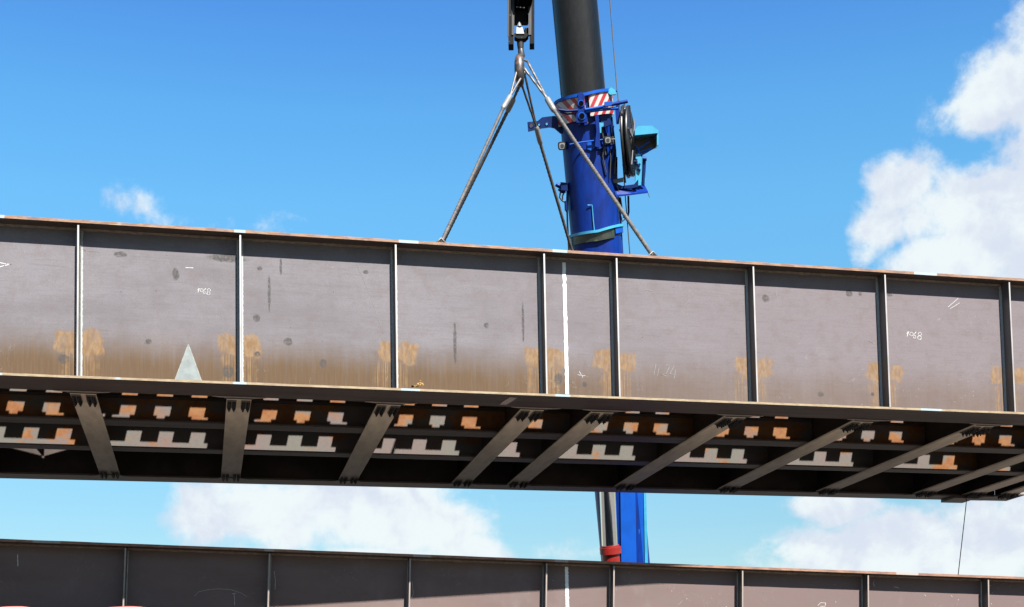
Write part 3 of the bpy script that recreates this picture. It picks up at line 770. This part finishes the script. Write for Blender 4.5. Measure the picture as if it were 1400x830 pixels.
# brackets and struts on the right flank
pp([(813, 158), (818, 158), (820, 185), (819, 203), (813, 201), (815, 180)], F+.02, .1, 'flank_plate', M_blue)
pp([(819, 160), (833, 157), (834, 172), (826, 175), (821, 168)], F*.9, .12, 'flank_box', M_navy)
pp([(818, 168), (825, 168), (825, 173), (822, 174), (822, 182), (818, 182)], F+.08, .03, 'small_bracket', M_cyan)
pp([(803, 195), (814, 187), (815, 201), (808, 206), (803, 204)], hwB*1.12, .02, 'catch_plate', M_blue2)
rod([(819, 204), (826, 200), (840, 197)], F*.95, .03, 'cross_strut', M_navy)
rod([(818, 205), (824, 224), (828, 240)], F*.85, .03, 'hose_run', M_navy)
rod([(837, 198), (829, 225), (825, 255), (824, 275)], F*.8, .028, 'diagonal_strut', M_blue)
rod([(840, 200), (834, 228), (829, 252)], F*.7, .022, 'diagonal_strut', M_blue2)
rod([(822, 172), (825, 190), (828, 212)], F*.95, .022, 'hose_run', M_black)
rod([(833, 172), (838, 205), (841, 245)], [F*.3]*3, .03, 'side_hose', M_black)
rod([(836, 160), (841, 205), (843, 248)], [F*.1]*3, .028, 'side_hose', M_navy)
rod([(842, 215), (842, 250), (845, 300), (848, 345)], [F*.1]*4, .04, 'side_hose', M_navy)
rod([(838, 230), (838, 270), (844, 310), (846, 345)], [F*.3]*4, .028, 'side_hose', M_blue)
pp([(834, 205), (840, 208), (844, 246), (836, 250), (831, 240)], F*.45, .1, 'flank_shroud', M_navy)
for k, pts in enumerate((((822, 176), (826, 196), (824, 214), (829, 236)), ((829, 168), (831, 186), (835, 214), (834, 244)), ((839, 172), (836, 190), (842, 212), (840, 238)),
                         ((813, 204), (817, 212), (822, 214), (827, 208)), ((843, 252), (846, 262), (845, 278), (850, 290)), ((824, 252), (828, 262), (836, 264), (842, 258)))):
    rod(pts, F*(.95-.1*k), .015, 'thin_hose', M_black, n=6)
for px, py in ((792, 170), (803, 168), (776, 164), (829, 161), (768, 160)):
    c = bp(px, py, F+.01); mb = MB(); mb.cyl(c, c+VV*.03, .022, 6); cb(mb, 'bolt', M_hub)
pp([(838, 246), (852, 243), (852, 249), (839, 251)], .4, .05, 'hose_clamp', M_hub)
# hose reel, seen almost edge on
rc = bp(859, 194.5, .1); RA = (UR*.985+VV*.23-AX*.03).normalized(); RV = RA.cross(AX).normalized(); RU = RV.cross(RA).normalized()
RRr = wpx(48.5, 195)
reel_tilt = lambda a_, r_, off: rc+RA*off+RU*(r_*math.cos(a_))+RV*(r_*math.sin(a_))
mb = MB()
mb.tube([reel_tilt(i*2*math.pi/40, RRr*(1-.0019*i)-.03, -.05) for i in range(340)], .034, 8)
ro = cb(mb, 'hose_reel', M_hose, crane, True)
mb = MB(); mb.tube([rc-RA*.10, rc+RA*.12], RRr*.36, 28); mb.tube([rc+RA*.12, rc+RA*.16], RRr*.25, 24); mb.tube([rc+RA*.02, rc+RA*.03], RRr*.93, 36); cb(mb, 'hub', M_hub, ro, True)
for k in range(6):
    a_ = k*math.pi/3+.3; mb = MB(); mb.tube([rc+RA*.12, reel_tilt(a_, RRr*.97, .11)], .016, 6); cb(mb, 'spoke', M_hub, ro)
    mb = MB(); mb.tube([rc-RA*.10, reel_tilt(a_, RRr*.97, -.09)], .016, 6); cb(mb, 'spoke', M_hub, ro)
rod([(856, 150), (851, 180), (852, 215), (855, 250)], .3, .02, 'reel_guard', M_black)
mb = MB(); mb.tube([reel_tilt(i*2*math.pi/40, RRr*(1-.0019*i)-.05, .055) for i in range(340)], .034, 8); cb(mb, 'hose_coil', M_hose, ro, True)
# light blue hood and its dark inside
hood = MB()
P = [bp(x_, y_, .0) for x_, y_ in ((865, 183), (869, 178), (888, 177.5), (897, 184), (896, 187.5), (865, 190.5))]
hood.prism(P, VV*.5); ho = cb(hood, 'hood', M_cyan)
mb = MB()
mb.prism([bp(x_, y_, .05) for x_, y_ in ((866, 190), (895, 187), (896, 202.5), (884, 209), (869, 211))], VV*.015)
cb(mb, 'hood_back', M_black, ho)
mb = MB(); mb.prism([bp(x_, y_, 0) for x_, y_ in ((895, 187.5), (897.2, 187), (897, 203), (895, 203.5))], VV*.45); cb(mb, 'hood_side', M_cyan, ho)
mb = MB()
for pts in (((872, 205), (880, 199), (888, 193)), ((871, 209), (882, 206), (892, 202)), ((876, 212), (884, 208), (890, 204)), ((868, 198), (873, 207), (878, 214))):
    mb = MB(); mb.tube([bp(x_, y_, .25) for x_, y_ in pts], .022, 6); cb(mb, 'linkage', M_blue2, ho)
pp([(868.5, 212), (875.5, 212), (876, 254), (864, 256), (868, 248)], .15, .12, 'reel_post', M_cyan)
rod([(880.5, 216), (880, 235), (879, 253)], .2, .040, 'small_cylinder', M_navy)
rod([(878.5, 217), (884, 217.5)], .25, .045, 'cylinder_head', M_blue)
rod([(882.5, 220), (881.5, 250)], .1, .014, 'cylinder_pipe', M_cyan)
mb = MB()
for k in range(7):
    c = bp(867+6*random.random(), 213+18*random.random(), .3); mb.tube([c, c+UR*.05+AX*random.uniform(-.08, .08)], .025, 8)
cb(mb, 'valve_block', M_navy)['kind'] = 'stuff'
# shelf carrying the reel
sh = MB(); sh.prism([bp(839, 258, .35), bp(862, 256.5, .0), bp(879, 251, -.1), bp(886, 264, .3), bp(870, 266, .45), bp(842, 269.5, .5)], AX*.04)
so = cb(sh, 'reel_shelf', M_blue)
pp([(838, 250), (850, 255), (866, 253), (872, 246), (872, 256), (864, 258), (843, 259)], .3, .1, 'shelf_rib', M_navy, so)
rod([(886, 264), (888, 270)], .3, .008, 'wire_end', M_hub)
# cluster of hoses and valves on the left flank
for k, pts in enumerate((((760, 252), (765, 255), (769, 254)), ((764, 258), (769, 262), (773, 261)), ((768, 256), (766, 264), (765, 270), (768, 274), (772, 276)), ((772, 262), (769, 268), (769, 275), (773, 277)), ((775, 255), (776, 262), (775, 290)))):
    rod(pts, .25, (.05, .045, .018, .018, .03)[k], 'valve_hose', (M_blue, M_navy, M_black, M_black, M_navy)[k])
pp([(766, 250), (775, 251), (777, 262), (767, 261)], .2, .12, 'valve_box', M_navy)
rod([(775, 278), (776, 310), (778, 345)], .2, .022, 'side_pipe', M_hub)
rod([(773.5, 275), (774, 288)], .3, .035, 'pipe_sleeve', M_navy)
# light blue handrail painted on the boom, lower lip and reflector band
rod([(803.5, 280.5), (809.5, 280.5), (811, 300), (813, 320)], [hwB*1.14]*4, .011, 'grab_rail', M_cyan)
band('lower_lip', 319.5, 323, hwB*1.0, hwB*1.16, R(4), R(178), M_cyan, thick=.08, rise=.14)
band('reflector_band', 323, 334, hwB*.99, hwB*1.13, R(52), R(176), M_panel, thick=.05, rise=.08)
band('lip_end', 322, 332, hwB*1.0, hwB*1.14, R(6), R(50), M_blue2, thick=.06, rise=.16)
# rope along the boom and cables at the right
rod([(832, -60), (834, 0), (838.5, 60), (843.5, 120), (847, 150), (851, 215), (855, 270), (861, 345), (868, 500), (872, 700)], [.0, .05, .1, .15, .2, .2, .1, .0, -.1, -.1], .013, 'hoist_cable', M_hub, n=6)
rod([(758, -60), (759, 0), (763, 70), (767, 130)], [.1]*4, .01, 'guide_wire', M_hub, n=6)
rod([(848, 270), (851, 290), (858, 295), (860, 300)], .2, .02, 'loose_hose', M_black)
rod([(859, 268), (859.5, 290), (857, 300), (852, 296)], .2, .025, 'loose_hose', M_navy)
rod([(849, 296), (851, 303), (855, 299)], .2, .016, 'loose_hose', M_black)
rod([(846, 270), (848, 310), (850, 345), (862, 690)], [-.1]*4, .04, 'flank_pipe', M_blue)
pp([(846.5, 560), (866, 560), (870.5, 790), (849.5, 790)], hwB*1.08, .05, 'lit_belly_patch', M_blue2)  # added plate, its brighter blue stands in for sunlit boom paint
# bottom part: flank rail, luffing cylinder and its red gland
oL = axis_at(720)
pp([(866, 560), (876, 560), (879.5, 672), (883, 775), (872, 775), (868.5, 690)], .42, .12, 'flank_rail', M_blue2)
pp([(877, 560), (879.5, 560), (885, 775), (881, 775)], .40, .16, 'rail_edge', M_cyan)
rod([(866, 640), (869, 700), (871, 770)], hwB*1.0, .012, 'rail_seam', M_black)
pp([(870, 724), (874, 724), (874, 730), (870, 730)], .54, .03, 'rail_clip', M_cyan)
vR = hwB*1.1+.42
rod([(826.5, 560), (829.5, 640), (834.5, 760)], vR, wpx(11.3, 700)*.96, 'cylinder_rod', M_chrome, n=32)
rod([(818.5, 560), (822, 672), (826, 770)], hwB*.9, .05, 'cylinder_pipe', M_navy)
g0, g1 = (834.6, 744.5), (836.5, 790)
rod([(834.3, 748), (835, 757)], vR, wpx(14.8, 750)*.96, 'cylinder_gland', M_red, n=28)
rod([(834.1, 745.5), (834.3, 748)], vR, wpx(12.6, 750)*.96, 'cylinder_gland', M_red, n=28)
q0 = bp(835, 757, vR); q1 = bp(839, 830, vR); dd = (q1-q0).normalized()
foot = q0+dd*((q0.z+1.0)/-dd.z)
mb = MB(); mb.tube([q0, foot], wpx(12.4, 750)*.96, 28); cb(mb, 'cylinder_barrel', M_red, crane, True)
mb = MB()
for py in (560, 600): pass
# boom head with sheaves and the rope falls (far above the frame)
HK = aY(711.5, 95, 21.59)                              # hook saddle
mb = MB(); hd = HEAD
mb.prism([hd+UR*-.5+VV*-.4, hd+UR*.5+VV*-.4, hd+UR*.4+VV*1.4, hd+UR*-.4+VV*1.4], AX*1.2); cb(mb, 'boom_head', M_blue)
BT = aY(713, -70, 21.59)
for k in range(4):
    xx = -.12+.08*k
    mb = MB(); mb.tube([BT+Vector((xx, 0, .3)), hd+VV*(.8+.1*k)+UR*xx], .012, 6); cb(mb, 'hoist_rope', M_hub)
# superstructure and carrier low down behind the bridge section
mb = MB()
b0 = BASE
mb.box(b0.x-1.4, b0.x+1.4, b0.y-1.5, b0.y+4.5, -.2, 1.0); cb(mb, 'superstructure', M_blue)
mb = MB(); mb.box(b0.x-1.4, b0.x+1.4, b0.y-6, b0.y+8, -1.0, -.25); cb(mb, 'carrier', M_blue)
mb = MB()
for yy in (-5, -3.4, 2, 3.6, 5.2, 6.8):
    for sx in (-1.35, 1.0): mb2 = MB(); mb2.tube([(b0.x+sx, b0.y+yy, -1.02), (b0.x+sx+.35, b0.y+yy, -1.02)], .58, 24); cb(mb2, 'wheel', M_black, crane, True)
mb = MB(); mb.box(b0.x-1.35, b0.x-.3, b0.y-3.2, b0.y-1.7, -.1, 1.2); cb(mb, 'cab', M_cyan)

# ------------------------------------------------------------------ hook block
M_bl = mat('block_black', (.007, .007, .008), .7, spec=.08, var=.4, vscale=12., second=(.10, .095, .09), sfac=(.64, .70), sscale=14.)
M_ble = mat('block_worn_edge', (.035, .033, .032), .6, spec=.2, var=.4, vscale=14., stretch=(1, 1, .3))
M_nut = mat('hook_nut', (.22, .25, .255), .5, var=.25, vscale=14.)
M_hook = mat('hook_steel', (.05, .045, .045), .45, var=.3, vscale=8., second=(.22, .115, .07), sfac=(.50, .60), sscale=5.)
HY = 21.59
def hp(px, py, dy=0.): return aY(px, py, HY+dy)
ZT_h = hp(713, 62).z; KX = HY/FPX/.97*.995
blk = empty('hook_block', HK)
tag(blk, 'black crane hook block with rusty hook carrying four wire rope slings', 'hook block')
def hb(mb, name, M_, parent=blk, smooth=False): return mb.build(name, M_, parent, smooth, HK)
tilt = lambda p: p
for xl, xr, yb in ((695, 702, 62), (724, 730.5, 61)):
    mb = MB(); mb.prism([hp(xl, yb-1.5, -.1), hp(xr, yb-1.5, -.1), hp(xr+.3, -70, -.1), hp(xl+.3, -70, -.1)], (.048, .2, 0)); o = hb(mb, 'side_plate', M_bl)
    mb = MB(); xe0, xe1 = (xl+4.5, xl+8) if xl < 700 else (xl-1.5, xl+2.5)
    mb.prism([hp(xe0, 47.5, -.12), hp(xe1, 47.5, -.12), hp(xe1+.3, -70, -.12), hp(xe0+.3, -70, -.12)], (.005, .019, 0)); hb(mb, 'edge_strap', M_ble, o)
    mb = MB(); mb.prism([hp(xl-.4, 50, -.105), hp(xl+.8, 50, -.105), hp(xl+1, -70, -.105), hp(xl-.1, -70, -.105)], (0, .02, 0)); hb(mb, 'worn_edge', M_ble, o)
for px in (705.5, 710.5, 715.5, 720.5):
    c = hp(px+.2, -25); r_ = (hp(px, -25).z-hp(px, 17).z)
    mb = MB(); mb.tube([c-Vector((.021, 0, 0)), c-Vector((.008, 0, 0)), c+Vector((.008, 0, 0)), c+Vector((.021, 0, 0))], [r_, r_*.93, r_*.93, r_], 40); hb(mb, 'sheave', M_bl)
mb = MB(); mb.prism([hp(702.5, 19.5, .0), hp(723.5, 19.5, .0), hp(723.5, 30, .0), hp(702.5, 30, .0)], (0, .12, 0)); hb(mb, 'spreader', M_bl)
mb = MB(); mb.box(*(hp(702.6, 17).x, hp(713.5, 17).x), HY-.2, HY-.18, hp(702, 18.3).z, hp(702, 17.2).z); hb(mb, 'spacer_bar', M_ble)
mb = MB(); mb.prism([hp(703, 45.5, -.09), hp(722.5, 45.5, -.09), hp(722.5, 48, -.09), hp(718, 52.5, -.09), hp(708, 52.5, -.09), hp(703, 50, -.09)], (.03, .13, 0))
mb.prism([hp(718, 38, -.05), hp(723.7, 38, -.05), hp(723.7, 48, -.05), hp(718, 48, -.05)], (0, .1, 0)); hb(mb, 'crosshead', M_bl)
mb = MB(); mb.prism([hp(705.8, 46, -.11), hp(716.8, 46, -.11), hp(714.2, 36.8, -.11), hp(706.3, 36.8, -.11)], (.01, .05, 0)); hb(mb, 'hook_nut', M_nut)
mb = MB(); c0, c1 = hp(710, 37, -.09), hp(710, 30.3, -.09); mb.tube([c0, c0.lerp(c1, .6), c1], [.042, .028, .008], 14); hb(mb, 'nut_cone', M_nut, smooth=True)
# shank and hook, its plane turned nearly end-on
mb = MB(); mb.tube([hp(711.3, 50), hp(711.5, 60), hp(712, 70)], [.058, .058, .045], 16); hb(mb, 'shank', M_ble, smooth=True)
hk = []; rr = []
ax = Vector((.30, .95, 0)).normalized(); c = hp(711, 97)
R0 = (hp(711, 95).z-hp(711, 112).z)
for i in range(29):
    a_ = R(100-285*i/28)
    hk.append(c+ax*(R0*.62*math.cos(a_))*(-1)+Vector((0, 0, R0*math.sin(a_)*1.0))); rr.append([.045, .062, .075, .078, .07, .055, .03][min(6, int(i/4.2))])
pre = [hp(712, 68), hp(713.2, 76)]
rr = [.05, .058]+[.055+.028*math.sin(math.pi*min(1, i/20)) if i < 22 else .062-.006*(i-21) for i in range(29)]
mb = MB(); mb.tube(pre+hk, rr, 16, ref=(1, 0, 0)); hb(mb, 'hook', M_hook, smooth=True)

# ------------------------------------------------------------------ slings
M_rope = mat('wire_rope', (.12, .108, .10), .5, spec=.4, var=.35, vscale=14., second=(.07, .065, .06), sfac=(.52, .64), sscale=9.)
M_ropel = mat('wire_rope_bright', (.17, .155, .14), .5, metal=.1, var=.3, vscale=20., second=(.10, .09, .08), sfac=(.52, .64), sscale=9.)
M_ferr = mat('aluminium_ferrule', (.36, .36, .35), .45, metal=.2, var=.15, vscale=10.)
M_shk = mat('shackle_steel', (.12, .12, .13), .5, metal=.4)
def sub(a, b, n, sag=0.):
    return [a.lerp(b, i/n)-Vector((0, 0, sag*4*(i/n)*(1-i/n))) for i in range(n+1)]
def on_line(p0, p1, Y, z):
    """X at depth Y, height z that is seen on the line p0-p1"""
    lo, hi = -10., 30.
    for _ in range(60):
        m_ = (lo+hi)/2; u, v = proj(Vector((m_, Y, z)))
        xl = p0[0]+(p1[0]-p0[0])*(v-p0[1])/(p1[1]-p0[1])
        if u < xl: lo = m_
        else: hi = m_
    return Vector((lo, Y, z))
top_z = ZT+.036
def sling(label, f0, f1, end, strands, r_leg, r_eye, yo, Ml_):
    """f0,f1: ferrule ends (px, py, depth offset); end: lifting point; strands: two tops at the hook"""
    root = empty('wire_rope_sling', HK); tag(root, label, 'sling', 'wire rope slings under the crane hook')
    A, B = hp(f0[0], f0[1], f0[2]), hp(f1[0], f1[1], f1[2])
    L = (end-B).length; n_ = int(L/.035)
    mb = MB(); mb.tube(sub(B, end, n_, .01), r_leg, 18, lobes=6, depth=.24, pitch=.42); mb.build('leg_rope', Ml_, root, True, HK)
    mb = MB()
    S = [hp(*s_) for s_ in strands]
    path = sub(A, S[0], 18)+[S[0].lerp(HK+Vector((0, (S[0].y-HY)*.4, .03)), .5)]+[S[0].lerp(S[1], .5)+Vector((0, 0, .03))]+sub(S[1], A, 18)
    mb.tube(path, r_eye, 12, lobes=4, depth=.15, pitch=.25); mb.build('eye_rope', Ml_, root, True, HK)
    d = (B-A).normalized(); mb = MB()
    mb.tube([A-d*.02, A, A+d*.03, B-d*.05, B, B+d*.015], [r_leg*1.05, r_leg*1.5, r_leg*1.65, r_leg*1.65, r_leg*1.5, r_leg*1.05], 20); mb.build('ferrule', M_ferr, root, True, HK)
    mb = MB(); e = end                                  # shackle on the lifting lug
    mb.tube([e+Vector((-.05, 0, -.10)), e+Vector((-.06, 0, 0)), e+Vector((0, 0, .06)), e+Vector((.06, 0, 0)), e+Vector((.05, 0, -.10))], .018, 8)
    mb.build('shackle', M_shk, root, True, HK)
    return root
zE = top_z+.12
pFL = on_line((697, 133), (604, 330), D+.33, zE); pFR = on_line((740, 118), (890, 346), D+.33, zE)
pRL = on_line((702, 136), (606, 330), D+6.7, zE); pRR = on_line((728, 150), (783, 341), D+6.7, zE)
sling('bright wire rope sling running down left from the hook to the near girder', (697.5, 131.5, -.25), (688, 147.5, -.4), pFL, [(709.5, 86, -.1), (718, 97, -.08)], .025, .019, -1, M_ropel)
sling('dark wire rope sling running down left behind the bright one to the far girder', (702, 136, .3), (694, 152, .5), pRL, [(718.5, 101, .08), (713, 108, .1)], .027, .019, 1, M_rope)
sling('wire rope sling running steeply down beside the blue boom edge, behind the others', (733.5, 174.5, .7), (738.8, 196, .9), pRR, [(712, 112, .1), (718, 104, .12)], .027, .019, 1, M_rope)
sling('longest wire rope sling slanting down right across the blue boom', (748, 135, -.35), (757.5, 151, -.45), pFR, [(709.5, 84, -.12), (721, 84, -.06)], .030, .020, -1, M_ropel)
for p in (pFL, pFR, pRL, pRR):                          # lifting lugs on the girders
    q = p-ORG
    MB().prism([(q.x-.14, q.y-.015, .044), (q.x+.14, q.y-.015, .044), (q.x+.06, q.y-.015, .15), (q.x-.06, q.y-.015, .15)], (0, .03, 0)).build('lifting_lug', M_stiff, up)

# ------------------------------------------------------------------ tag line, tarpaulin, supports, ground
a = aY(1321.5, 684, D+6.6); b = aY(1310, 786, D+6.4)
d = (b-a); b2 = a+d*1.9
root = empty('tag_line', a); tag(root, 'thin dark tag line hanging from the far corner of the lifted section', 'rope')
mb = MB(); P = [a.lerp(b2, i/20)+Vector((.05*math.sin(i*.16)*0, 0, 0)) for i in range(21)]; P[0] = a+Vector((0, 0, .02))
mb.tube(P, .0095, 6); mb.build('line', M_rope, root, False, a)

M_tarp = mat('pale_red_tarpaulin', (.62, .17, .14), .6, var=.2, vscale=3., second=(.75, .55, .50), sfac=(.45, .6), bump=.4, bscale=8.)
ty = 19.2; tl, tr = aY(-60, 829, ty), aY(235, 829, ty)
g = MB(); nx, ny = 60, 14
for j in range(ny+1):
    for i in range(nx+1):
        u, v = i/nx, j/ny; px = -60+295*u
        bump = 3.4*math.exp(-((px-15)/30)**4)+3.8*math.exp(-((px-170)/34)**4)-3.0
        zt_ = aY(px, 829.8-bump, ty).z
        w = math.sin(math.pi*min(1, max(0, v)))**.5 if 0 < v < 1 else 0
        zz = -1.6+(zt_+1.6)*(w if w else 0)
        g.v.append((tl.x+(tr.x-tl.x)*u, ty-.4+.8*v+.03*noise.noise(Vector((u*9, v*4, 0))), zz+(.01*noise.noise(Vector((u*12, v*5, 2))) if 0 < v < 1 else 0)))
for j in range(ny):
    for i in range(nx):
        a_ = j*(nx+1)+i; g.f.append((a_, a_+1, a_+nx+2, a_+nx+1)); g.m.append(0)
tarp = g.build('tarpaulin', M_tarp, None, True)
tag(tarp, 'pale red tarpaulin over a stack, just its top showing at lower left', 'tarpaulin')

M_conc = mat('concrete', (.32, .31, .29), .85, var=.15, vscale=3., bump=.4, bscale=12.)
for sx, lab in ((-2.5, 'concrete support block under the left end of the resting bridge section'), (14.8, 'concrete support block under the right end of the resting bridge section')):
    P = Ml @ Vector((sx, 3.4, ZB-.03))
    mb = MB(); mb.box(-.6, .6, -3.6, 3.6, 0, P.z+1.6-.12); mb.box(-.5, .5, -3.5, 3.5, P.z+1.6-.115, P.z+1.6-.02)
    o = mb.build('support_block', M_conc); o.location = (P.x, P.y, -1.6); tag(o, lab, 'support', 'concrete support blocks')

Mg = bpy.data.materials.new('gravel_ground'); Mg.use_nodes = True
t = NT(Mg.node_tree); b_ = t.n['Principled BSDF']; oc = t.node('ShaderNodeTexCoord').outputs['Object']
c = t.mix(t.step(t.noise(oc, .15, 5., .6), .4, .6), (.056, .048, .037), (.075, .065, .051))
c = t.mix(t.step(t.noise(oc, 12., 5., .7), .4, .65), c, (.044, .038, .032)); t.l.new(c, b_.inputs['Base Color']); b_.inputs['Roughness'].default_value = .95
g = MB(); g.add([(-1500, -1500, 0), (1500, -1500, 0), (1500, 1500, 0), (-1500, 1500, 0)], [(0, 1, 2, 3)])
gr = g.build('ground', Mg); gr.location = (0, 0, -1.6); tag(gr, kind='structure')
